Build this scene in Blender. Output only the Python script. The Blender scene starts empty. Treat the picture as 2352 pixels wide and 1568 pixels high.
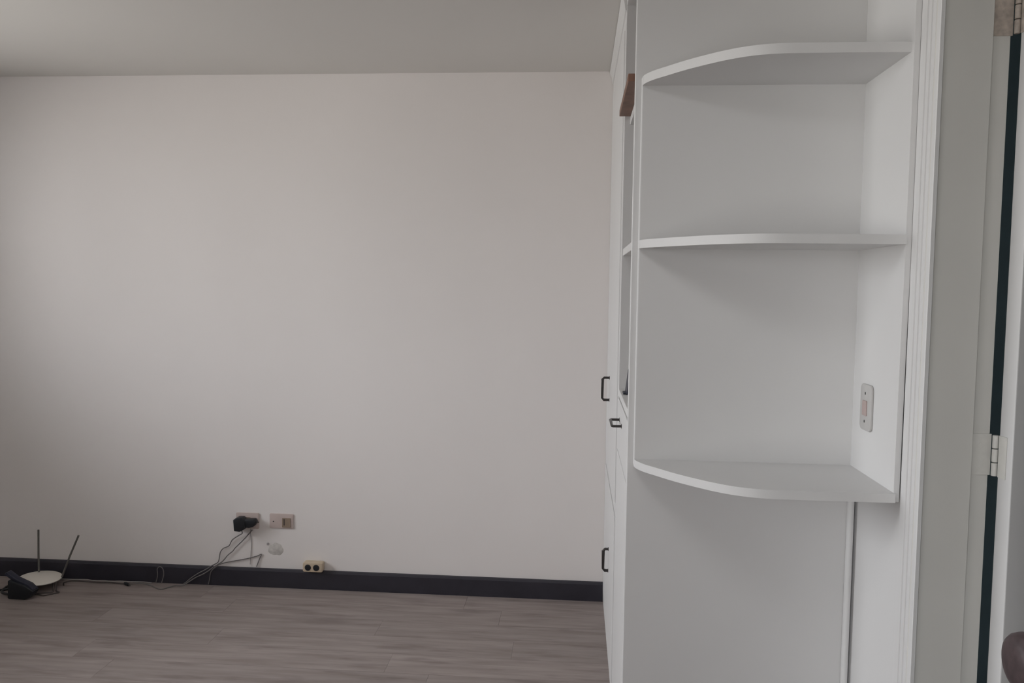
import bpy, bmesh, math, random
from mathutils import Vector, Matrix

random.seed(7)
scene = bpy.context.scene
COL = scene.collection
PI = math.pi

# ------------------------------------------------------------------ camera
CAM_Z = 1.4399
cam_data = bpy.data.cameras.new('camera')
cam = bpy.data.objects.new('camera', cam_data)
COL.objects.link(cam)
_r = Vector((0.99671113, 0.08009831, 0.01229593))
_u = Vector((-0.01758875, 0.06571236, 0.99768358))
_f = Vector((-0.07910477, 0.99461859, -0.06690507))
m = Matrix.Identity(4)
for i in range(3):
    m[i][0], m[i][1], m[i][2] = _r[i], _u[i], -_f[i]
m[2][3] = CAM_Z
cam.matrix_world = m
cam_data.sensor_width = 36.0
cam_data.lens = 36.0 * 1850.18 / 2352.0
cam_data.clip_start = 0.02
scene.camera = cam

# ------------------------------------------------------------------ colour management
vs = scene.view_settings
scene.display_settings.display_device = 'sRGB'
vs.view_transform = 'Standard'
vs.look = 'None'
vs.gamma = 1.0
vs.use_curve_mapping = False
vs.exposure = 0.04

H_ROOM = 2.40
# ------------------------------------------------------------------ overcast sky (world)
SKY = 16.0
world = bpy.data.worlds.new('overcast_sky')
scene.world = world
world.use_nodes = True
wn, wl = world.node_tree.nodes, world.node_tree.links
wn.clear()
w_out = wn.new('ShaderNodeOutputWorld')
w_bg = wn.new('ShaderNodeBackground')
w_tc = wn.new('ShaderNodeTexCoord')
w_sep = wn.new('ShaderNodeSeparateXYZ')
w_ramp = wn.new('ShaderNodeValToRGB')
w_map = wn.new('ShaderNodeMapRange')
w_map.inputs['From Min'].default_value = -1.0
w_map.inputs['From Max'].default_value = 1.0
cr = w_ramp.color_ramp
cr.elements[0].position = 0.0
cr.elements[0].color = (0.62, 0.61, 0.59, 1)       # ground and houses outside
cr.elements[1].position = 1.0
cr.elements[1].color = (0.92, 0.95, 1.0, 1)       # overcast zenith
e = cr.elements.new(0.49); e.color = (0.70, 0.69, 0.67, 1)
e = cr.elements.new(0.53); e.color = (0.86, 0.88, 0.91, 1)
wl.new(w_tc.outputs['Generated'], w_sep.inputs[0])
wl.new(w_sep.outputs['Z'], w_map.inputs['Value'])
wl.new(w_map.outputs['Result'], w_ramp.inputs[0])
wl.new(w_ramp.outputs['Color'], w_bg.inputs['Color'])
w_bg.inputs['Strength'].default_value = SKY
wl.new(w_bg.outputs['Background'], w_out.inputs['Surface'])

# window opening in the left wall (sky portal sits in it)
XL = -3.72                     # left wall, room side
WIN_Y0, WIN_Y1, WIN_Z0, WIN_Z1 = 1.12, 2.93, 1.06, 2.28
def portal(x, y, z, wy, wz, facing_y=False):
    pl = bpy.data.lights.new('window_portal', 'AREA')
    pl.shape = 'RECTANGLE'
    pl.size, pl.size_y = wy, wz
    pl.cycles.is_portal = True
    o = bpy.data.objects.new('window_portal', pl)
    COL.objects.link(o)
    if facing_y:      # light goes to +y
        o.matrix_world = Matrix(((1, 0, 0, x), (0, 0, -1, y), (0, 1, 0, z), (0, 0, 0, 1)))
    else:             # light goes to +x
        o.matrix_world = Matrix(((0, 0, -1, x), (-1, 0, 0, y), (0, 1, 0, z), (0, 0, 0, 1)))
portal(XL - 0.13, (WIN_Y0 + WIN_Y1) / 2, (WIN_Z0 + WIN_Z1) / 2, WIN_Y1 - WIN_Y0, WIN_Z1 - WIN_Z0)
HW_X0, HW_X1, HW_Z0, HW_Z1 = -1.16, -0.55, 0.05, 2.05      # added unseen hall window, daylight fill for camera-facing panels
portal((HW_X0 + HW_X1) / 2, -1.55, (HW_Z0 + HW_Z1) / 2, HW_X1 - HW_X0, HW_Z1 - HW_Z0, True)

# ceiling lamp added out of view to brighten the shelf tops, above and left of the photographer (its housing is built further down)
FILL_POS = (-0.35, 0.90, H_ROOM - 0.075)
ll = bpy.data.lights.new('ceiling_fill_light', 'AREA')
ll.shape = 'SQUARE'
ll.size = 0.58
ll.energy = 5.8
ll.color = (0.97, 0.98, 1.0)
llo = bpy.data.objects.new('ceiling_fill_light', ll)
COL.objects.link(llo)
llo.location = FILL_POS

try:
    scene.cycles.use_denoising = True
    scene.cycles.max_bounces = 10
    scene.cycles.diffuse_bounces = 8
    scene.cycles.sample_clamp_indirect = 4.0
except Exception:
    pass

# ------------------------------------------------------------------ materials
def srgb(r, g, b):
    f = lambda c: c / 12.92 if c <= 0.04045 else ((c + 0.055) / 1.055) ** 2.4
    return (f(r / 255), f(g / 255), f(b / 255), 1)

def mat(name, col, rough=0.5, metal=0.0, spec=0.5, var=0.0, scale=6.0, bump=0.0, bscale=200.0):
    mt = bpy.data.materials.new(name)
    mt.use_nodes = True
    n, l = mt.node_tree.nodes, mt.node_tree.links
    b = n['Principled BSDF']
    b.inputs['Roughness'].default_value = rough
    b.inputs['Metallic'].default_value = metal
    b.inputs['Specular IOR Level'].default_value = spec
    geo = n.new('ShaderNodeNewGeometry')
    if var > 0:
        no = n.new('ShaderNodeTexNoise')
        no.inputs['Scale'].default_value = scale
        no.inputs['Detail'].default_value = 4
        l.new(geo.outputs['Position'], no.inputs['Vector'])
        rp = n.new('ShaderNodeValToRGB')
        rp.color_ramp.elements[0].position = 0.3
        rp.color_ramp.elements[1].position = 0.7
        rp.color_ramp.elements[0].color = tuple(c * (1 - var) for c in col[:3]) + (1,)
        rp.color_ramp.elements[1].color = tuple(min(1, c * (1 + var)) for c in col[:3]) + (1,)
        l.new(no.outputs['Fac'], rp.inputs[0])
        l.new(rp.outputs[0], b.inputs['Base Color'])
    else:
        b.inputs['Base Color'].default_value = col
    if bump > 0:
        nb = n.new('ShaderNodeTexNoise')
        nb.inputs['Scale'].default_value = bscale
        nb.inputs['Detail'].default_value = 3
        l.new(geo.outputs['Position'], nb.inputs['Vector'])
        bp = n.new('ShaderNodeBump')
        bp.inputs['Strength'].default_value = bump
        bp.inputs['Distance'].default_value = 0.001
        l.new(nb.outputs['Fac'], bp.inputs['Height'])
        l.new(bp.outputs[0], b.inputs['Normal'])
    return mt

M = {}
M['wall'] = mat('painted_plaster', (0.830, 0.795, 0.777, 1), 0.85, spec=0.2, var=0.015, scale=1.3, bump=0.15, bscale=90)
M['white_wall'] = mat('white_painted_plaster', (0.665, 0.661, 0.656, 1), 0.8, spec=0.2, var=0.015, scale=1.3, bump=0.12, bscale=90)
M['ceiling'] = mat('ceiling_paint', (0.70, 0.684, 0.655, 1), 0.9, spec=0.15, var=0.01, scale=1.0, bump=0.1, bscale=90)
M['white'] = mat('white_lacquer', (0.665, 0.661, 0.656, 1), 0.55, spec=0.25, var=0.012, scale=3, bump=0.05, bscale=60)
M['jamb'] = mat('jamb_paint', (0.635, 0.626, 0.592, 1), 0.55, spec=0.3, var=0.02, scale=5, bump=0.08, bscale=80)
M['base'] = mat('dark_baseboard_paint', (0.032, 0.030, 0.040, 1), 0.45, spec=0.4, var=0.12, scale=9, bump=0.1, bscale=120)
M['bronze'] = mat('dark_bronze', (0.055, 0.050, 0.048, 1), 0.35, metal=0.6, spec=0.5, var=0.1, scale=60)
M['black'] = mat('black_plastic', (0.014, 0.016, 0.020, 1), 0.45, spec=0.4, var=0.08, scale=40)
M['navy'] = mat('navy_plastic', (0.020, 0.022, 0.040, 1), 0.45, spec=0.4, var=0.08, scale=40)
M['ivory'] = mat('ivory_plastic', (0.56, 0.47, 0.44, 1), 0.4, spec=0.4, var=0.03, scale=40)
M['ivory_socket'] = mat('tan_socket', (0.30, 0.23, 0.17, 1), 0.5, var=0.06, scale=60)
M['cream'] = mat('cream_plastic', (0.56, 0.46, 0.34, 1), 0.45, var=0.05, scale=40)
M['greyplate'] = mat('switch_plate_plastic', (0.49, 0.478, 0.465, 1), 0.4, spec=0.4, var=0.02, scale=40)
M['rocker'] = mat('pink_beige_rocker', (0.42, 0.33, 0.31, 1), 0.4, spec=0.4, var=0.05, scale=60)
M['screw'] = mat('dull_screw_steel', (0.10, 0.10, 0.095, 1), 0.4, metal=0.5, var=0.1, scale=100)
M['wood'] = mat('brown_wood', (0.20, 0.108, 0.075, 1), 0.5, spec=0.3, var=0.25, scale=18)
M['cable'] = mat('grey_cable', (0.165, 0.152, 0.150, 1), 0.6, var=0.08, scale=50)
M['cable_dark'] = mat('dark_cable', (0.065, 0.052, 0.050, 1), 0.6, var=0.08, scale=50)
M['cable_pale'] = mat('pale_cable', (0.36, 0.34, 0.335, 1), 0.6, var=0.05, scale=50)
M['rod'] = mat('grey_metal_rod', (0.17, 0.165, 0.155, 1), 0.4, metal=0.4, var=0.05, scale=50)
M['dish'] = mat('white_plastic', (0.78, 0.74, 0.68, 1), 0.45, spec=0.4, var=0.02, scale=30)
M['knob'] = mat('dark_brown_knob', (0.052, 0.036, 0.038, 1), 0.5, spec=0.3, var=0.25, scale=120)
M['hinge'] = mat('painted_hinge', (0.65, 0.64, 0.605, 1), 0.5, var=0.03, scale=60, bump=0.2, bscale=200)
M['hinge_worn'] = mat('worn_tan_hinge', (0.46, 0.40, 0.35, 1), 0.5, var=0.25, scale=60, bump=0.3, bscale=200)
M['teal'] = mat('dark_teal_wall', (0.33, 0.44, 0.48, 1), 0.8, spec=0.1, var=0.05, scale=4)
M['plaster'] = mat('grey_filler', (0.60, 0.575, 0.545, 1), 0.9, spec=0.1, var=0.12, scale=70, bump=0.4, bscale=200)
M['low_bounce'] = mat('low_bounce_grey', (0.42, 0.41, 0.39, 1), 0.85, spec=0.15, var=0.02, scale=2)  # unseen left wall, darkened to cut bounce light into the corner
M['hall'] = mat('hall_paint', (0.55, 0.53, 0.50, 1), 0.85, spec=0.15, var=0.02, scale=2)
M['sub'] = mat('subfloor', (0.22, 0.19, 0.18, 1), 0.8, var=0.1, scale=8)

def glass_mat():
    mt = bpy.data.materials.new('window_glass')
    mt.use_nodes = True
    n, l = mt.node_tree.nodes, mt.node_tree.links
    n.remove(n['Principled BSDF'])
    t = n.new('ShaderNodeBsdfTransparent')
    g = n.new('ShaderNodeBsdfGlossy')
    g.inputs['Roughness'].default_value = 0.02
    fr = n.new('ShaderNodeFresnel')
    fr.inputs['IOR'].default_value = 1.45
    mx = n.new('ShaderNodeMixShader')
    l.new(fr.outputs[0], mx.inputs[0]); l.new(t.outputs[0], mx.inputs[1]); l.new(g.outputs[0], mx.inputs[2])
    l.new(mx.outputs[0], n['Material Output'].inputs['Surface'])
    return mt
M['glass'] = glass_mat()

def plank_mat():
    mt = bpy.data.materials.new('taupe_laminate')
    mt.use_nodes = True
    n, l = mt.node_tree.nodes, mt.node_tree.links
    b = n['Principled BSDF']
    b.inputs['Roughness'].default_value = 0.55
    b.inputs['Specular IOR Level'].default_value = 0.3
    geo = n.new('ShaderNodeNewGeometry')
    oi = n.new('ShaderNodeObjectInfo')
    mul = n.new('ShaderNodeMath'); mul.operation = 'MULTIPLY'; mul.inputs[1].default_value = 37.0
    l.new(oi.outputs['Random'], mul.inputs[0])
    cmb = n.new('ShaderNodeCombineXYZ')
    l.new(mul.outputs[0], cmb.inputs[0]); l.new(mul.outputs[0], cmb.inputs[1])
    add = n.new('ShaderNodeVectorMath'); add.operation = 'ADD'
    l.new(geo.outputs['Position'], add.inputs[0]); l.new(cmb.outputs[0], add.inputs[1])
    def noise(sc, scale, detail, rough):
        mp = n.new('ShaderNodeMapping'); mp.inputs['Scale'].default_value = sc
        l.new(add.outputs[0], mp.inputs['Vector'])
        no = n.new('ShaderNodeTexNoise')
        no.inputs['Scale'].default_value = scale; no.inputs['Detail'].default_value = detail
        no.inputs['Roughness'].default_value = rough
        l.new(mp.outputs[0], no.inputs['Vector'])
        return no.outputs['Fac']
    grain = noise((1.3, 13, 1), 2.2, 4, 0.55)
    blotch = noise((1.5, 8.5, 1), 2.0, 3, 0.6)
    r1 = n.new('ShaderNodeValToRGB')
    r1.color_ramp.elements[0].position = 0.30; r1.color_ramp.elements[0].color = (0.240, 0.201, 0.188, 1)
    r1.color_ramp.elements[1].position = 0.66; r1.color_ramp.elements[1].color = (0.335, 0.288, 0.272, 1)
    l.new(grain, r1.inputs[0])
    r2 = n.new('ShaderNodeValToRGB')                # darker knots and streaks of the printed wood
    r2.color_ramp.elements[0].position = 0.33; r2.color_ramp.elements[0].color = (0.72, 0.70, 0.71, 1)
    r2.color_ramp.elements[1].position = 0.47; r2.color_ramp.elements[1].color = (1, 1, 1, 1)
    l.new(blotch, r2.inputs[0])
    mx = n.new('ShaderNodeMix'); mx.data_type = 'RGBA'; mx.blend_type = 'MULTIPLY'
    mx.inputs['Factor'].default_value = 0.75
    l.new(r1.outputs[0], mx.inputs['A']); l.new(r2.outputs[0], mx.inputs['B'])
    mr = n.new('ShaderNodeMapRange')
    mr.inputs['To Min'].default_value = 0.93; mr.inputs['To Max'].default_value = 1.06
    l.new(oi.outputs['Random'], mr.inputs['Value'])
    mv = n.new('ShaderNodeVectorMath'); mv.operation = 'SCALE'
    l.new(mx.outputs['Result'], mv.inputs[0]); l.new(mr.outputs[0], mv.inputs['Scale'])
    l.new(mv.outputs[0], b.inputs['Base Color'])
    bp = n.new('ShaderNodeBump'); bp.inputs['Strength'].default_value = 0.12; bp.inputs['Distance'].default_value = 0.001
    l.new(grain, bp.inputs['Height']); l.new(bp.outputs[0], b.inputs['Normal'])
    return mt
M['plank'] = plank_mat()

# ------------------------------------------------------------------ mesh helpers (all in world metres)
def new():
    return bmesh.new()

def box(bm, x0, x1, y0, y1, z0, z1, bev=0.0, seg=2):
    t = bmesh.new()
    bmesh.ops.create_cube(t, size=1.0)
    for v in t.verts:
        v.co = Vector(((x0 + x1) / 2 + v.co.x * (x1 - x0), (y0 + y1) / 2 + v.co.y * (y1 - y0), (z0 + z1) / 2 + v.co.z * (z1 - z0)))
    if bev > 0:
        bmesh.ops.bevel(t, geom=list(t.edges), offset=bev, segments=seg, affect='EDGES', profile=0.5)
    merge(bm, t)
    return bm

def merge(bm, t):
    me = bpy.data.meshes.new('tmp')
    t.to_mesh(me); t.free()
    bm.from_mesh(me)
    bpy.data.meshes.remove(me)

def prism(bm, pts, axis, a, b, bev=0.0, seg=2):
    """outline in the plane normal to axis, extruded from a to b"""
    t = bmesh.new()
    def P(p, h):
        return {'x': Vector((h, p[0], p[1])), 'y': Vector((p[0], h, p[1])), 'z': Vector((p[0], p[1], h))}[axis]
    lo = [t.verts.new(P(p, a)) for p in pts]
    hi = [t.verts.new(P(p, b)) for p in pts]
    n = len(pts)
    t.faces.new(lo); t.faces.new(hi[::-1])
    for i in range(n):
        t.faces.new((lo[i], lo[(i + 1) % n], hi[(i + 1) % n], hi[i]))
    bmesh.ops.recalc_face_normals(t, faces=list(t.faces))
    if bev > 0:
        ed = [e for e in t.edges if len(e.link_faces) == 2 and e.calc_face_angle(0) > 0.5]
        bmesh.ops.bevel(t, geom=ed, offset=bev, segments=seg, affect='EDGES', profile=0.5)
    merge(bm, t)
    return bm

def rounded_rect(u0, u1, v0, v1, r, n=5):
    out = []
    for cu, cv, a0 in ((u1 - r, v1 - r, 0), (u0 + r, v1 - r, 90), (u0 + r, v0 + r, 180), (u1 - r, v0 + r, 270)):
        for k in range(n + 1):
            a = math.radians(a0 + 90 * k / n)
            out.append((cu + r * math.cos(a), cv + r * math.sin(a)))
    return out

def circle(cu, cv, r, n=20):
    return [(cu + r * math.cos(2 * PI * k / n), cv + r * math.sin(2 * PI * k / n)) for k in range(n)]

def catmull(pts, sub=5):
    P = [Vector(p) for p in pts]
    if len(P) < 3:
        return P
    out = []
    for i in range(len(P) - 1):
        p0 = P[i - 1] if i else P[0] * 2 - P[1]
        p1, p2 = P[i], P[i + 1]
        p3 = P[i + 2] if i + 2 < len(P) else p2 * 2 - p1
        for k in range(sub):
            t = k / sub
            out.append(0.5 * (2 * p1 + (p2 - p0) * t + (2 * p0 - 5 * p1 + 4 * p2 - p3) * t * t + (3 * p1 - p0 - 3 * p2 + p3) * t ** 3))
    out.append(P[-1])
    return out

def tube(bm, pts, r, n=8, smooth=True, sub=5):
    P = catmull(pts, sub) if smooth else [Vector(p) for p in pts]
    t = bmesh.new()
    rings = []
    side = None
    for i, p in enumerate(P):
        d = (P[min(i + 1, len(P) - 1)] - P[max(i - 1, 0)]).normalized()
        if side is None:
            side = d.orthogonal()
        a = (side - d * side.dot(d)).normalized()      # carried along, so the tube never twists
        side = a
        b = d.cross(a).normalized()
        # at a sharp corner the ring lies in the mitre plane; widen it there so the tube keeps its width
        w = 1.0
        if 0 < i < len(P) - 1:
            h = (P[i + 1] - p).normalized().dot(d)
            w = 1.0 / max(h, 0.6)
        rings.append([t.verts.new(p + a * (r * math.cos(2 * PI * k / n)) + b * (r * math.sin(2 * PI * k / n))) for k in range(n)])
        if w > 1.02:
            m = ((P[i + 1] - p).normalized() - (p - P[i - 1]).normalized())
            if m.length > 1e-6:
                m.normalize()
                for v in rings[-1]:
                    q = v.co - p
                    v.co = p + q + m * (q.dot(m) * (w - 1.0))
    for i in range(len(rings) - 1):
        for k in range(n):
            t.faces.new((rings[i][k], rings[i][(k + 1) % n], rings[i + 1][(k + 1) % n], rings[i + 1][k]))
    t.faces.new(rings[0]); t.faces.new(rings[-1])
    bmesh.ops.recalc_face_normals(t, faces=list(t.faces))
    merge(bm, t)
    return bm

def lathe(bm, prof, center, axis, n=32):
    """prof = [(radius, along)], revolved round axis through center"""
    t = bmesh.new()
    c = Vector(center)
    ax = {'x': (Vector((1, 0, 0)), Vector((0, 1, 0)), Vector((0, 0, 1))),
          'y': (Vector((0, 1, 0)), Vector((1, 0, 0)), Vector((0, 0, 1))),
          'z': (Vector((0, 0, 1)), Vector((1, 0, 0)), Vector((0, 1, 0)))}[axis]
    rings = []
    for r, h in prof:
        if r < 1e-6:
            rings.append([t.verts.new(c + ax[0] * h)])
        else:
            rings.append([t.verts.new(c + ax[0] * h + ax[1] * (r * math.cos(2 * PI * k / n)) + ax[2] * (r * math.sin(2 * PI * k / n))) for k in range(n)])
    for i in range(len(rings) - 1):
        A, B = rings[i], rings[i + 1]
        for k in range(n):
            q = (k + 1) % n
            if len(A) == 1 and len(B) == 1: continue
            if len(A) == 1: t.faces.new((A[0], B[k], B[q]))
            elif len(B) == 1: t.faces.new((A[k], A[q], B[0]))
            else: t.faces.new((A[k], A[q], B[q], B[k]))
    if len(rings[0]) > 1: t.faces.new(rings[0])
    if len(rings[-1]) > 1: t.faces.new(rings[-1])
    bmesh.ops.recalc_face_normals(t, faces=list(t.faces))
    merge(bm, t)
    return bm

def origin(o):
    v = Vector((0, 0, 0))
    while o is not None:
        v += o.location
        o = o.parent
    return v

def obj(name, bm, material, parent=None, loc=None, smooth=False, label=None, angle=40):
    """link bm (world coordinates) as ONE mesh object; its origin is loc, or its parent's origin"""
    org = Vector(loc) if loc is not None else (origin(parent) if parent else Vector((0, 0, 0)))
    for v in bm.verts:
        v.co -= org
    me = bpy.data.meshes.new(name)
    if smooth:
        lim = math.radians(angle)
        for f in bm.faces: f.smooth = True
        for e in bm.edges:
            if len(e.link_faces) == 2 and e.calc_face_angle(0) > lim:
                e.smooth = False
    bm.to_mesh(me); bm.free()
    me.materials.append(M[material])
    o = bpy.data.objects.new(name, me)
    COL.objects.link(o)
    if parent is not None:
        o.parent = parent
        o.location = org - origin(parent)
    else:
        o.location = org
    if label: o['label'] = label
    return o

def thing(name, label, cat, loc, group=None):
    o = bpy.data.objects.new(name, None)
    o.empty_display_size = 0.05
    COL.objects.link(o)
    o.location = loc
    o['label'] = label; o['category'] = cat
    if group: o['group'] = group
    return o

def tag(o, label, cat, group=None):
    o['label'] = label; o['category'] = cat
    if group: o['group'] = group
    return o

def struct(o, label, cat):
    o['kind'] = 'structure'
    return tag(o, label, cat)

# ------------------------------------------------------------------ the setting
YF = 3.6642            # far wall
XR = 0.760             # right wall, room side
H = 2.40
XF = 0.1454            # cabinet face plane
YP = 2.2057            # near face of the cabinet end panel

floor = struct(obj('floor', box(new(), XL - 0.15, 3.0, -1.6, YF + 0.12, -0.12, -0.011), 'sub'),
               'taupe wood-look laminate floor in long planks', 'floor')
# planks, each one an object, laid along the far wall
PW, PLN = 0.155, 1.22
pm = None
y_edges = []
y = 3.648
k = 0
row = 0
while y > 0.02:
    y0 = max(y - PW, 0.0)
    x = XL + 0.002 - random.uniform(0.1, 1.1)
    while x < XR:
        xa, xb = max(x, XL + 0.002), min(x + PLN, XR - 0.012)
        x += PLN
        if xb - xa < 0.05:
            continue
        if pm is None:
            t = box(new(), -0.5, 0.5, -0.5, 0.5, -1.0, 0.0)
            pm = bpy.data.meshes.new('plank')
            t.to_mesh(pm); t.free()
            pm.materials.append(M['plank'])
        o = bpy.data.objects.new('plank', pm)
        COL.objects.link(o)
        o.parent = floor
        o.location = ((xa + xb) / 2, (y0 + y) / 2, 0.0)
        o.scale = (xb - xa - 0.0007, y - y0 - 0.0007, 0.010)
    y -= PW
    row += 1

struct(obj('ceiling', box(new(), XL - 0.15, 3.0, -1.6, YF + 0.12, H, H + 0.12), 'ceiling'),
       'flat plain off-white ceiling', 'ceiling')
fill_light = thing('ceiling_fill', 'unseen added square ceiling lamp above the photographer', 'fill_light', (FILL_POS[0], FILL_POS[1], H))  # made-up housing for the added ceiling light
b = new()
for xa, xb, ya, yb in ((-0.31, 0.31, -0.31, -0.295), (-0.31, 0.31, 0.295, 0.31), (-0.31, -0.295, -0.295, 0.295), (0.295, 0.31, -0.295, 0.295)):
    box(b, FILL_POS[0] + xa, FILL_POS[0] + xb, FILL_POS[1] + ya, FILL_POS[1] + yb, H - 0.085, H - 0.0005)
box(b, FILL_POS[0] - 0.30, FILL_POS[0] + 0.30, FILL_POS[1] - 0.30, FILL_POS[1] + 0.30, H - 0.03, H - 0.0005)
obj('housing', b, 'white', fill_light)

wall_back = struct(obj('wall_back', box(new(), XL - 0.15, 3.0, YF, YF + 0.12, -0.011, H), 'wall'),
                   'large bare off-white far wall with outlets near the floor', 'wall')

# left wall with the window opening
b = new()
box(b, XL - 0.15, XL, -0.12, WIN_Y0, -0.011, H)
box(b, XL - 0.15, XL, WIN_Y1, YF, -0.011, H)
for y0, y1 in ((WIN_Y0, WIN_Y1),):
    box(b, XL - 0.15, XL, y0, y1, -0.011, WIN_Z0)
    box(b, XL - 0.15, XL, y0, y1, WIN_Z1, H)
struct(obj('wall_left', b, 'low_bounce'), 'left wall with the daylight window', 'wall')

def window(name, label, y0, y1, n):
    win = bpy.data.objects.new(name, None); COL.objects.link(win)
    win.location = (XL - 0.09, (y0 + y1) / 2, WIN_Z0)
    struct(win, label, 'window')
    b = new()
    fx0, fx1 = XL - 0.115, XL - 0.065
    box(b, fx0, fx1, y0, y0 + 0.045, WIN_Z0, WIN_Z1, 0.004)
    box(b, fx0, fx1, y1 - 0.045, y1, WIN_Z0, WIN_Z1, 0.004)
    box(b, fx0, fx1, y0, y1, WIN_Z0, WIN_Z0 + 0.045, 0.004)
    box(b, fx0, fx1, y0, y1, WIN_Z1 - 0.045, WIN_Z1, 0.004)
    obj('window_frame', b, 'white', win)
    w = (y1 - y0) / n
    for q in range(1, n):
        obj('mullion', box(new(), fx0, fx1, y0 + q * w - 0.02, y0 + q * w + 0.02, WIN_Z0 + 0.045, WIN_Z1 - 0.045, 0.004), 'white', win)
    for q in range(n):
        obj('pane', box(new(), XL - 0.093, XL - 0.088, y0 + q * w + 0.02, y0 + (q + 1) * w - 0.02, WIN_Z0 + 0.04, WIN_Z1 - 0.04), 'glass', win)
    obj('window_sill', box(new(), XL - 0.06, XL + 0.03, y0 - 0.03, y1 + 0.03, WIN_Z0 - 0.02, WIN_Z0 + 0.002, 0.004), 'white', win)
window('window_1', 'white framed three-pane window in the left wall', WIN_Y0, WIN_Y1, 3)

# right wall: runs behind the cabinets; a doorway from DY0 to DY1
DY0, DY1, DZ = 0.98, 1.805, 2.13
WT = 0.145             # wall thickness
b = new()
box(b, XR, XR + WT, DY1 + 0.02, YF, -0.011, H)
box(b, XR, XR + WT, 0.0, DY0 - 0.02, -0.011, H)
box(b, XR, XR + WT, DY0 - 0.02, DY1 + 0.02, DZ + 0.02, H)
struct(obj('wall_right', b, 'white_wall'), 'right wall behind the cabinets with the open doorway', 'wall')

# front wall: the photographer stands in its doorway
b = new()
box(b, XL, -0.42, -0.12, 0.0, -0.011, H)
box(b, 0.475, 3.0, -0.12, 0.0, -0.011, H)
box(b, -0.42, 0.475, -0.12, 0.0, 2.13, H)
struct(obj('wall_front', b, 'wall'), 'wall on the camera side with the entry opening', 'wall')
# hall with an added fill window behind it and the dark room beyond the right doorway
b = new()
box(b, -1.60, HW_X0, -1.6, -1.5, -0.011, H)
box(b, HW_X1, 3.0, -1.6, -1.5, -0.011, H)
box(b, HW_X0, HW_X1, -1.6, -1.5, -0.011, HW_Z0)
box(b, HW_X0, HW_X1, -1.6, -1.5, HW_Z1, H)
box(b, -1.60, -1.50, -1.5, -0.12, -0.011, H)
box(b, 2.9, 3.0, -1.5, -0.12, -0.011, H)
struct(obj('wall_hall', b, 'hall'), 'hall wall behind the entry opening', 'wall')
def window_y(name, label, x0, x1, z0, z1, y):
    hw = bpy.data.objects.new(name, None); COL.objects.link(hw)
    hw.location = ((x0 + x1) / 2, y, z0)
    struct(hw, label, 'window')
    b = new()
    for xa, xb, za, zb in ((x0, x0 + 0.04, z0, z1), (x1 - 0.04, x1, z0, z1), (x0, x1, z0, z0 + 0.04), (x0, x1, z1 - 0.04, z1)):
        box(b, xa, xb, y - 0.025, y + 0.02, za, zb, 0.004)
    obj('window_frame', b, 'white', hw)
    obj('pane', box(new(), x0 + 0.035, x1 - 0.035, y - 0.005, y, z0 + 0.035, z1 - 0.035), 'glass', hw)
window_y('fill_window', 'added unseen fill window in the hall wall behind the photographer', HW_X0, HW_X1, HW_Z0, HW_Z1, -1.55)
b = new()
box(b, 2.9, 3.0, 0.0, YF, -0.011, H)
box(b, XR + WT, 2.9, 2.60, 2.70, -0.011, H)
struct(obj('wall_side_room', b, 'teal'), 'dark wall of the room beyond the right doorway', 'wall')

# dark baseboard on the far wall, with an eased top edge
pr = [(YF - 0.001, 0.0), (YF - 0.016, 0.0), (YF - 0.016, 0.078), (YF - 0.012, 0.087), (YF - 0.001, 0.089)]
struct(obj('baseboard_back', prism(new(), pr, 'x', XL, XF - 0.002), 'base'),
       'dark blue-black baseboard along the far wall', 'baseboard')

# filler patch on the far wall, where a wall fitting was pulled out
def blob(cx, cz, rx, rz, seed, d=0.004):
    rnd = random.Random(seed)
    t = bmesh.new()
    n = 30
    ph = [rnd.uniform(0, 6.28) for _ in range(3)]
    rad = [1 + 0.10 * math.sin(2 * 2 * PI * k / n + ph[0]) + 0.07 * math.sin(3 * 2 * PI * k / n + ph[1]) + 0.035 * math.sin(7 * 2 * PI * k / n + ph[2]) for k in range(n)]
    rings = []
    for s, h in ((1.0, 0.0), (0.72, 0.55), (0.35, 0.9)):
        rings.append([t.verts.new((cx + rx * s * rad[k] * math.cos(2 * PI * k / n), YF + 0.0005 - d * h, cz + rz * s * rad[k] * math.sin(2 * PI * k / n))) for k in range(n)])
    c = t.verts.new((cx, YF - d, cz))
    for A, B in zip(rings, rings[1:]):
        for k in range(n):
            t.faces.new((A[k], A[(k + 1) % n], B[(k + 1) % n], B[k]))
    for k in range(n):
        t.faces.new((rings[-1][k], rings[-1][(k + 1) % n], c))
    bmesh.ops.recalc_face_normals(t, faces=list(t.faces))
    return t
pt = obj('plaster_patch', blob(-1.408, 0.181, 0.036, 0.035, 3), 'plaster', wall_back, smooth=True, label='rough grey patch on the plaster')
obj('screw_hole', prism(new(), circle(-1.446, 0.206, 0.0065, 12), 'y', YF - 0.0025, YF + 0.001), 'cable_pale', pt)

# fluted casing at the far side of the right doorway (profile in x-y, swept up)
FX, FY0, FY1 = 0.750, 1.795, 1.893
prof = [(XR - 0.001, FY0), (FX + 0.001, FY0), (FX, FY0 + 0.002)]
for c, w in ((0.020, 0.007), (0.042, 0.007), (0.064, 0.007)):
    for q, d in ((-0.5, 0.0), (-0.40, 0.0035), (0.0, 0.006), (0.40, 0.0035), (0.5, 0.0)):
        prof.append((FX + d, FY0 + c + q * w))
prof += [(FX, FY1 - 0.002), (FX + 0.002, FY1), (XR - 0.001, FY1)]
struct(obj('trim_1', prism(new(), prof, 'z', 0.0, 2.21), 'white'),
       'white fluted door casing beside the curved shelf unit', 'trim')
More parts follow.
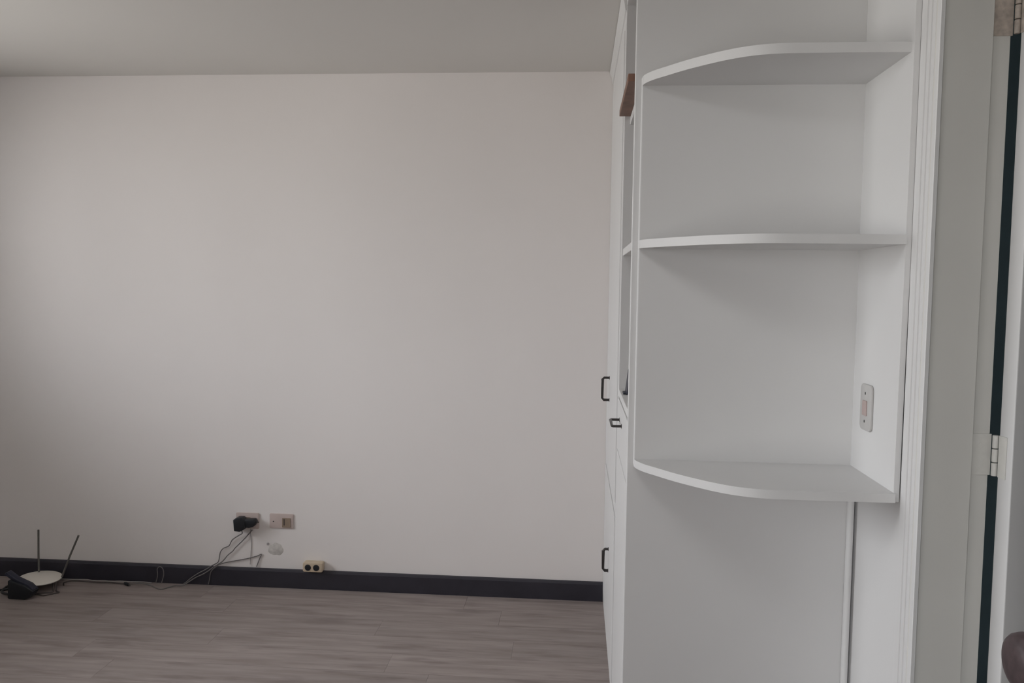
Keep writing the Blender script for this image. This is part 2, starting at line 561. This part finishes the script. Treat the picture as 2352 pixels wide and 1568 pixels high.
# jamb: a facing part and the rebate behind it that takes the door
b = new()
prism(b, [(XR - 0.009, DY1), (0.862, DY1), (0.862, DY1 + 0.016), (0.9045, DY1 + 0.016), (0.9045, DY1 + 0.02), (XR - 0.009, DY1 + 0.02)], 'z', 0.0, DZ)
struct(obj('trim_2', b, 'jamb'), 'plain grey-white door jamb with the hinges', 'trim')
b = new()
prism(b, [(XR, DY0), (0.862, DY0), (0.862, DY0 - 0.011), (0.9045, DY0 - 0.011), (0.9045, DY0 - 0.02), (XR, DY0 - 0.02)], 'z', 0.0, DZ)
box(b, XR, 0.862, DY0, DY1, DZ, DZ + 0.02)
struct(obj('trim_3', b, 'jamb'), 'door jamb on the near side and head of the right doorway', 'trim')

# open door of the right doorway, hinged on the far jamb
TH = math.radians(93)
P0 = Vector((0.9165, 1.803, 0))
ev = Vector((math.sin(TH), -math.cos(TH), 0))
tv = Vector((-math.cos(TH), -math.sin(TH), 0))
def door_pt(a, t, z):
    p = P0 + ev * a + tv * t
    return Vector((p.x, p.y, z))
def door_box(bm, a0, a1, t0, t1, z0, z1, bev=0.002):
    t = bmesh.new()
    box(t, a0, a1, t0, t1, z0, z1, bev)
    for v in t.verts:
        v.co = door_pt(v.co.x, v.co.y, v.co.z)
    bmesh.ops.recalc_face_normals(t, faces=list(t.faces))
    merge(bm, t)
    return bm
door1 = struct(obj('door_1', door_box(new(), 0.0, 0.79, 0.0, 0.050, 0.008, 2.115), 'white', loc=(P0.x, P0.y, 0.0)),
               'white door standing open in the right doorway, its hinge edge facing the room', 'door')
for z0, z1 in ((0.18, 0.27), (1.043, 1.134), (1.983, 2.074)):
    hmat = 'hinge_worn' if z0 > 1.9 else 'hinge'
    hg = obj('hinge', box(new(), 0.866, 0.9085, DY1 + 0.0140, DY1 + 0.0162, z0, z1, 0.0008), hmat, door1, label='painted butt hinge')
    for q in range(3):
        h0 = z0 + (z1 - z0) * q / 3 + 0.001
        h1 = z0 + (z1 - z0) * (q + 1) / 3 - 0.001
        obj('knuckle', lathe(new(), [(0.0, h0), (0.0052, h0), (0.0062, h0 + 0.001), (0.0062, h1 - 0.001), (0.0052, h1), (0.0, h1)], (0.9115, DY1 + 0.0035, 0), 'z', 16), hmat, hg, smooth=True)
    for zz in (0.25, 0.75):
        obj('screw', lathe(new(), [(0.0034, 0.0), (0.0034, -0.0006), (0.0, -0.001)], (0.884 + 0.008 * (zz - 0.5), DY1 + 0.0141, z0 + (z1 - z0) * zz), 'y', 12), hmat, hg)
    obj('leaf', door_box(new(), -0.0022, 0.0, 0.002, 0.030, z0, z1, 0.0005), hmat, hg)

# entry door beside the camera, folded back to the room's right; only its knob is in view
door2 = struct(obj('door_2', box(new(), 0.478, 0.518, 0.02, 0.842, 0.008, 2.11, 0.002), 'white', loc=(0.498, 0.02, 0.0)),
               'entry door swung open beside the camera with a dark brown knob', 'door')
KY, KZ = 0.775, 1.0925
kp = [(0.0, -0.0662), (0.012, -0.0660), (0.020, -0.0650), (0.0255, -0.0628), (0.0287, -0.0590), (0.0302, -0.0530), (0.0306, -0.0450), (0.0300, -0.0370),
      (0.0270, -0.0290), (0.021, -0.0235), (0.0145, -0.0200), (0.0115, -0.015), (0.0115, -0.006)]
kn = obj('doorknob', lathe(new(), [(r_ * 0.925, h_) for r_, h_ in kp], (0.481, KY, KZ), 'x', 48), 'knob', door2, smooth=True, label='dark brown rounded knob')
obj('rose', lathe(new(), [(0.0, -0.0075), (0.022, -0.0075), (0.029, -0.005), (0.031, 0.0)], (0.478, KY, KZ), 'x', 40), 'knob', kn, smooth=True)

# ------------------------------------------------------------------ tall closet cabinet at the far end
YN = 2.700             # seam between near shelf cabinet and tall closet
closet = thing('closet_cabinet', 'tall white built-in closet cabinet against the far wall, two dark upright handles', 'cabinet', ((XF + XR) / 2, (YN + YF) / 2, 0))
b = new()
box(b, XF + 0.018, XR - 0.004, YN + 0.002, YF - 0.003, 0.0, H - 0.002)
obj('body', b, 'white', closet)
b = new()
box(b, XF, XF + 0.019, YN + 0.001, YN + 0.055, 0.0, H - 0.002, 0.0015)
box(b, XF, XF + 0.019, YF - 0.045, YF - 0.003, 0.0, H - 0.002, 0.0015)
box(b, XF, XF + 0.019, YN + 0.055, YF - 0.045, 2.30, H - 0.002, 0.0015)
box(b, XF, XF + 0.019, YN + 0.055, YF - 0.045, 0.0, 0.055, 0.0015)
box(b, XF, XF + 0.019, YN + 0.055, YF - 0.045, 0.655, 0.70, 0.0015)
obj('face_frame', b, 'white', closet)
def pull_upright(parent, yc, zc, ln=0.092, proj=0.029):
    """bracket pull: two posts and an upright bar with rounded corners"""
    x = XF - 0.004
    h = ln / 2
    pts = [(x + 0.006, zc - h), (x - proj + 0.007, zc - h), (x - proj, zc - h + 0.007), (x - proj, zc + h - 0.007), (x - proj + 0.007, zc + h), (x + 0.006, zc + h)]
    hd = obj('handle', tube(new(), [(p[0], yc, p[1]) for p in pts], 0.0050, 10, smooth=False), 'bronze', parent, smooth=True, label='dark bronze bracket handle')
    for s in (-1, 1):
        obj('backplate', lathe(new(), [(0.0075, 0.0015), (0.0075, -0.001), (0.0055, -0.002), (0.0, -0.002)], (x, yc, zc + s * h), 'x', 16), 'bronze', hd, smooth=True)
dU = obj('door', box(new(), XF - 0.0035, XF + 0.0185, YN + 0.060, YF - 0.050, 0.704, 2.296, 0.003), 'white', closet)
pull_upright(dU, 3.33, 1.027)
dL = obj('door', box(new(), XF - 0.0035, XF + 0.0185, YN + 0.060, YF - 0.050, 0.060, 0.651, 0.003), 'white', closet)
pull_upright(dL, 3.12, 0.378, 0.086, 0.020)
obj('crown_moulding', prism(new(), [(XF + 0.001, H - 0.060), (XF - 0.004, H - 0.058), (XF - 0.008, H - 0.030), (XF - 0.016, H - 0.012), (XF - 0.016, H - 0.002), (XF + 0.001, H - 0.002)], 'y', YN + 0.002, YF - 0.003), 'white', closet)

# ------------------------------------------------------------------ near shelf cabinet: open niche, drawer, door, end panel
near = thing('shelf_cabinet', 'white built-in cabinet with open niche over one drawer, bare end panel behind the curved shelves', 'cabinet', ((XF + XR) / 2, (YP + YN) / 2, 0))
YE = YP + 0.020
obj('end_panel', box(new(), XF, XR - 0.006, YP, YE, 0.0, H - 0.002, 0.003, 3), 'white', near, smooth=True)
NB = 0.47              # niche back plane (x)
NZ0, NZ1 = 1.108, 2.352
b = new()
box(b, NB, NB + 0.012, YE, YN - 0.001, NZ0, H - 0.002)
obj('niche_back', b, 'white', near)
obj('niche_side', box(new(), XF + 0.001, NB, YN - 0.012, YN - 0.0005, NZ0, H - 0.002), 'white', near)
obj('top_rail', box(new(), XF, NB, YE, YN - 0.012, NZ1, H - 0.002, 0.0015), 'white', near)
obj('counter', box(new(), XF - 0.001, NB, YE, YN - 0.002, 1.085, NZ0, 0.002), 'white', near)
obj('niche_shelf', box(new(), XF + 0.004, NB, YE, YN - 0.012, 1.548, 1.571, 0.0015), 'white', near)
obj('niche_shelf', box(new(), XF + 0.018, NB, YE, YN - 0.012, 1.974, 1.998, 0.0015), 'white', near)
obj('body', box(new(), XF + 0.020, XR - 0.006, YE, YN - 0.002, 0.0, 1.084), 'white', near)
obj('toe_rail', box(new(), XF, XF + 0.021, YE, YN - 0.002, 0.0, 0.056, 0.0015), 'white', near)
dr = obj('drawer', box(new(), XF - 0.0005, XF + 0.0205, YE + 0.003, YN - 0.006, 0.905, 1.074, 0.003), 'white', near)
x = XF
pts = [(x + 0.004, 2.475), (x - 0.026, 2.475), (x - 0.030, 2.480), (x - 0.030, 2.595), (x - 0.026, 2.600), (x + 0.004, 2.600)]
hd = obj('handle', tube(new(), [(p[0], p[1], 1.018) for p in pts], 0.0040, 10, smooth=False), 'bronze', dr, smooth=True, label='dark bronze bracket handle')
for yy in (2.475, 2.600):
    obj('backplate', lathe(new(), [(0.0075, 0.0015), (0.0075, -0.001), (0.0055, -0.002), (0.0, -0.002)], (x, yy, 1.018), 'x', 16), 'bronze', hd, smooth=True)
obj('door', box(new(), XF - 0.0005, XF + 0.0205, YE + 0.003, YN - 0.006, 0.060, 0.898, 0.003), 'white', near)

# things in the niche
tag(obj('wooden_board', box(new(), 0.128, 0.36, 2.232, 2.682, 1.9985, 2.019, 0.0015), 'wood', loc=(0.24, 2.46, 1.9985)),
    'brown wooden board lying on the top niche shelf, jutting past its edge', 'board')
fr = thing('photo_stand', 'small dark blue upright stand on the niche counter, half hidden by the end panel', 'stand', (0.168, 2.56, 1.1085))
t = new()
box(t, 0.160, 0.168, 2.52, 2.60, 1.112, 1.182, 0.0015)
for v in t.verts: v.co.x += (v.co.z - 1.112) * 0.12
obj('panel', t, 'navy', fr)
obj('foot', box(new(), 0.151, 0.190, 2.535, 2.585, 1.1088, 1.1145, 0.0015), 'navy', fr)

# ------------------------------------------------------------------ curved corner shelf unit on the end panel
shelf = thing('corner_shelf', 'white open corner shelf unit with three curved-front shelves', 'shelf', (0.45, 2.05, 0.956))
PX = 0.738             # inner face of the side panel
bl = [(0.167 + 0.005 * math.cos(math.radians(a)), YP - 0.0055 + 0.005 * math.sin(math.radians(a))) for a in range(90, 271, 20)]
obj('back_panel', prism(new(), bl + [(PX + 0.003, YP - 0.0105), (PX + 0.003, YP - 0.0005)], 'z', 0.960, 1.998), 'white', shelf, smooth=True, label='thin back board with a rounded left edge')
obj('side_panel', prism(new(), [(1.8995, 0.956), (1.8975, 1.25), (1.8937, 1.50), (1.8937, H - 0.003), (YP - 0.0002, H - 0.003), (YP - 0.0002, 0.956)], 'x', PX, 0.7505), 'white', shelf)
obj('corner_batten', prism(new(), [(PX - 0.001, YP - 0.0008), (PX - 0.001, YP - 0.008), (PX + 0.001, YP - 0.012), (PX + 0.005, YP - 0.0145), (PX + 0.010, YP - 0.0145), (PX + 0.0145, YP - 0.011), (PX + 0.0145, YP - 0.0008)], 'z', 0.0, 0.955), 'white', shelf, smooth=True)
def shelf_outline(yfront):
    d = yfront - 1.889
    c = [(0.1635, 2.199), (0.1665, 2.176), (0.176, 2.150), (0.190, 2.124), (0.219, 2.083), (0.250, 2.040), (0.287, 1.996), (0.330, 1.952), (0.371, 1.920), (0.413, 1.900), (0.460, 1.8905), (0.520, 1.889)]
    pts = [(p.x, p.y) for p in catmull([(a, b_ + d * min(1.0, (2.199 - b_) / 0.31), 0) for a, b_ in c], 4)]
    pts += [(0.60, yfront), (PX + 0.001, yfront + 0.001), (PX + 0.001, YP - 0.0060), (0.1655, YP - 0.0060)]
    return pts
for zb, zt, yf in ((0.956, 0.977, 1.889), (1.548, 1.570, 1.889), (1.977, 2.000, 1.908)):
    obj('shelf', prism(new(), shelf_outline(yf), 'z', zb, zt), 'white', shelf, smooth=True, angle=25)

# switch on the shelf unit's side panel
sw = thing('light_switch', 'grey-white switch plate with pinkish rocker on the shelf side panel', 'switch', (PX, 2.085, 1.148))
obj('plate', prism(new(), rounded_rect(2.047, 2.123, 1.090, 1.207, 0.014), 'x', PX - 0.0065, PX - 0.0002, 0.002), 'greyplate', sw, smooth=True)
obj('rocker', prism(new(), rounded_rect(2.072, 2.100, 1.128, 1.166, 0.002), 'x', PX - 0.0095, PX - 0.006, 0.001), 'rocker', sw)
for zz in (1.113, 1.184):
    obj('screw', lathe(new(), [(0.0036, 0.0005), (0.0036, -0.0006), (0.0, -0.0012)], (PX - 0.0065, 2.088, zz), 'x', 14), 'screw', sw)

# ------------------------------------------------------------------ outlets on the far wall
def wall_plate(name, label, x0, x1, z0, z1):
    t = thing(name, label, 'outlet', ((x0 + x1) / 2, YF, (z0 + z1) / 2))
    obj('plate', prism(new(), rounded_rect(x0, x1, z0, z1, 0.006), 'y', YF - 0.006, YF - 0.0002, 0.002), 'ivory', t, smooth=True)
    return t
o1 = wall_plate('power_outlet', 'beige outlet plate behind the black plug-in adapter', -1.600, -1.487, 0.279, 0.355)
obj('socket', prism(new(), rounded_rect(-1.556, -1.528, 0.300, 0.334, 0.003), 'y', YF - 0.0085, YF - 0.005, 0.001), 'ivory_socket', o1)
o2 = wall_plate('power_outlet', 'beige outlet plate with a tan socket, right of the black adapter', -1.436, -1.321, 0.285, 0.356)
obj('socket', prism(new(), rounded_rect(-1.374, -1.334, 0.291, 0.336, 0.003), 'y', YF - 0.0095, YF - 0.005, 0.001), 'ivory_socket', o2)
obj('slot', box(new(), -1.366, -1.361, YF - 0.0103, YF - 0.009, 0.302, 0.332), 'cable_dark', o2)
obj('screw', lathe(new(), [(0.0034, 0.0005), (0.0034, -0.0006), (0.0, -0.001)], (-1.417, YF - 0.006, 0.318), 'y', 14), 'screw', o2)

so = thing('surface_outlet', 'cream surface outlet with two round black sockets on the dark baseboard', 'outlet', (-1.218, YF - 0.016, 0.085))
obj('housing', prism(new(), rounded_rect(-1.266, -1.170, 0.0895, 0.136, 0.009), 'y', YF - 0.036, YF - 0.0003, 0.004, 3), 'cream', so, smooth=True)
for cx in (-1.2405, -1.2005):
    s_ = obj('socket', prism(new(), circle(cx, 0.1115, 0.0150, 24), 'y', YF - 0.0375, YF - 0.034, 0.0008), 'black', so, smooth=True)

ad = thing('power_adapter', 'black plug-in power adapter on the left outlet plate, thin grey cord hanging', 'adapter', (-1.545, YF - 0.02, 0.30))
t = new()
prism(t, [(-1.594, 0.276), (-1.566, 0.273), (-1.540, 0.288), (-1.541, 0.330), (-1.556, 0.342), (-1.580, 0.341), (-1.598, 0.330)], 'y', YF - 0.048, YF - 0.009, 0.004)
obj('body', t, 'black', ad, smooth=True)
t = new()
prism(t, [(-1.546, 0.293), (-1.522, 0.292), (-1.500, 0.299), (-1.490, 0.312), (-1.489, 0.325), (-1.497, 0.334), (-1.546, 0.333)], 'y', YF - 0.044, YF - 0.0095, 0.005)
obj('plug', t, 'black', ad, smooth=True)
obj('prong', box(new(), -1.491, -1.478, YF - 0.030, YF - 0.026, 0.316, 0.321, 0.0008), 'screw', ad)
obj('cord', tube(new(), [(-1.564, YF - 0.028, 0.276), (-1.562, YF - 0.026, 0.266), (-1.568, 3.650, 0.256), (-1.594, 3.655, 0.240), (-1.620, 3.657, 0.220), (-1.636, 3.657, 0.192), (-1.664, 3.657, 0.178), (-1.679, 3.657, 0.158), (-1.686, 3.657, 0.122), (-1.693, 3.655, 0.108), (-1.723, 3.646, 0.092), (-1.742, 3.640, 0.079), (-1.784, 3.641, 0.056), (-1.816, 3.640, 0.034), (-1.842, 3.640, 0.012), (-1.855, 3.640, 0.0035)], 0.0024, 8), 'cable', ad, smooth=True)

# loose cables along the foot of the far wall
tag(obj('power_cable', tube(new(), [(-1.521, 3.659, 0.274), (-1.533, 3.655, 0.258), (-1.570, 3.656, 0.218), (-1.605, 3.656, 0.183), (-1.618, 3.657, 0.166), (-1.642, 3.657, 0.146), (-1.664, 3.652, 0.119), (-1.685, 3.648, 0.104), (-1.705, 3.635, 0.092), (-1.716, 3.632, 0.083), (-1.751, 3.633, 0.059), (-1.790, 3.632, 0.040), (-1.827, 3.628, 0.016), (-1.850, 3.618, 0.0032), (-1.886, 3.612, 0.0032), (-1.903, 3.590, 0.0032), (-1.924, 3.564, 0.0032), (-1.955, 3.573, 0.0032), (-2.000, 3.604, 0.0032), (-2.051, 3.624, 0.0032), (-2.085, 3.618, 0.0032), (-2.105, 3.610, 0.0040)], 0.0026, 8), 'cable', loc=(-1.521, 3.659, 0.274), smooth=True),
    'grey cord running from the left outlet plate down to a loop on the floor', 'cable')
tag(obj('slack_cable', tube(new(), [(-1.502, 3.660, 0.095), (-1.487, 3.660, 0.134), (-1.478, 3.659, 0.156), (-1.499, 3.659, 0.147), (-1.531, 3.659, 0.137), (-1.584, 3.659, 0.124), (-1.638, 3.658, 0.113), (-1.680, 3.656, 0.101), (-1.697, 3.6455, 0.090), (-1.721, 3.6455, 0.066), (-1.728, 3.6455, 0.030), (-1.734, 3.6445, 0.0045)], 0.0022, 8), 'cable', loc=(-1.697, 3.643, 0.09), smooth=True),
    'thin grey cable rising to a sharp bend below the right outlet plate', 'cable')
tag(obj('thin_wire', tube(new(), [(-1.529, 3.661, 0.280), (-1.531, 3.662, 0.257), (-1.527, 3.662, 0.212), (-1.530, 3.662, 0.164), (-1.534, 3.661, 0.104)], 0.0016, 6), 'cable_pale', loc=(-1.53, 3.661, 0.28), smooth=True),
    'faint thin wire hanging straight down the wall from the left outlet plate', 'wire')
tag(obj('looped_wire', tube(new(), [(-1.990, 3.634, 0.005), (-1.984, 3.640, 0.040), (-1.986, 3.641, 0.070), (-1.972, 3.641, 0.082), (-1.957, 3.641, 0.070), (-1.954, 3.640, 0.040), (-1.962, 3.634, 0.005)], 0.0020, 8), 'cable', loc=(-1.97, 3.64, 0.005), smooth=True),
    'dark wire arching up the dark baseboard above the floor loop', 'wire')
tag(obj('antenna_cable', tube(new(), [(-2.405, 3.560, 0.0032), (-2.425, 3.592, 0.0032), (-2.406, 3.615, 0.0032), (-2.351, 3.618, 0.0032), (-2.273, 3.612, 0.0032), (-2.208, 3.616, 0.0032), (-2.160, 3.611, 0.0032), (-2.128, 3.606, 0.005)], 0.0026, 8), 'cable_dark', loc=(-2.25, 3.615, 0.0), smooth=True),
    'dark cable lying on the floor along the baseboard right of the white disc', 'cable')
tag(obj('bundled_cable', tube(new(), [(-2.470, 3.634, 0.0032), (-2.399, 3.636, 0.0032), (-2.345, 3.641, 0.0032), (-2.300, 3.632, 0.0032), (-2.252, 3.638, 0.0032), (-2.215, 3.630, 0.0032), (-2.178, 3.638, 0.0032), (-2.120, 3.637, 0.0032), (-2.060, 3.641, 0.0032), (-2.010, 3.634, 0.0030)], 0.0026, 8), 'cable_pale', loc=(-2.25, 3.635, 0.0), smooth=True),
    'pale grey cable lying against the foot of the dark baseboard', 'cable')
jk = thing('cable_plug', 'tiny black plug lying on the floor between the two cables', 'plug', (-2.117, 3.60, 0.0))
obj('body', tube(new(), [(-2.128, 3.606, 0.007), (-2.117, 3.598, 0.0075), (-2.100, 3.588, 0.007)], 0.007, 10, sub=3), 'black', jk, smooth=True)
obj('tip', tube(new(), [(-2.101, 3.589, 0.007), (-2.090, 3.582, 0.006)], 0.003, 8, smooth=False), 'screw', jk, smooth=True)

# ------------------------------------------------------------------ white disc antenna with two rods, on a bent wire foot
an = thing('indoor_antenna', 'white disc antenna with two upright grey rods on the floor by the baseboard', 'antenna', (-2.490, 3.53, 0.0))
t = lathe(new(), [(0.0, 0.047), (0.068, 0.048), (0.087, 0.051), (0.0935, 0.055), (0.0935, 0.058), (0.087, 0.0595), (0.0, 0.062)], (-2.503, 3.530, -0.012), 'z', 48)
bmesh.ops.rotate(t, verts=list(t.verts), cent=(-2.503, 3.53, 0.045), matrix=Matrix.Rotation(math.radians(3.5), 3, 'Y'))
obj('disc', t, 'dish', an, smooth=True)
obj('rod', tube(new(), [(-2.550, 3.591, 0.040), (-2.547, 3.588, 0.139), (-2.542, 3.585, 0.258)], 0.0046, 10, smooth=False), 'rod', an, smooth=True)
obj('rod', tube(new(), [(-2.417, 3.565, 0.040), (-2.372, 3.560, 0.144), (-2.322, 3.555, 0.248)], 0.0046, 10, smooth=False), 'rod', an, smooth=True)
obj('wire_foot', tube(new(), [(-2.402, 3.500, 0.038), (-2.398, 3.492, 0.012), (-2.392, 3.486, 0.004), (-2.372, 3.474, 0.003), (-2.392, 3.452, 0.003), (-2.416, 3.430, 0.003), (-2.445, 3.437, 0.003), (-2.500, 3.442, 0.003), (-2.470, 3.450, 0.003), (-2.425, 3.462, 0.003), (-2.405, 3.480, 0.003), (-2.433, 3.522, 0.037)], 0.0033, 8), 'cable_dark', an, smooth=True)

dv = thing('wedge_adapter', 'black plastic wedge-shaped box on the floor leaning before the white disc', 'box', (-2.49, 3.40, 0.0))
t = new()
prism(t, [(-2.552, 0.002), (-2.535, 0.0), (-2.470, 0.0), (-2.445, 0.012), (-2.428, 0.040), (-2.470, 0.066), (-2.520, 0.083), (-2.549, 0.088)], 'y', 3.375, 3.425, 0.006)
obj('body', t, 'black', dv, smooth=True)
t = new()
prism(t, [(-2.570, 0.112), (-2.559, 0.123), (-2.520, 0.095), (-2.455, 0.068), (-2.430, 0.045), (-2.436, 0.040), (-2.475, 0.060), (-2.535, 0.086)], 'y', 3.383, 3.418, 0.004)
obj('cover', t, 'navy', dv, smooth=True)
tag(obj('coiled_cable', tube(new(), [(-2.556, 3.40, 0.012), (-2.585, 3.415, 0.010), (-2.625, 3.44, 0.006), (-2.650, 3.50, 0.006), (-2.640, 3.57, 0.006), (-2.600, 3.60, 0.010), (-2.560, 3.575, 0.018), (-2.590, 3.50, 0.010), (-2.66, 3.46, 0.006), (-2.74, 3.47, 0.006)], 0.0055, 8), 'black', loc=(-2.62, 3.5, 0.0), smooth=True),
    'black cable coiled on the floor left of the black wedge box', 'cable')
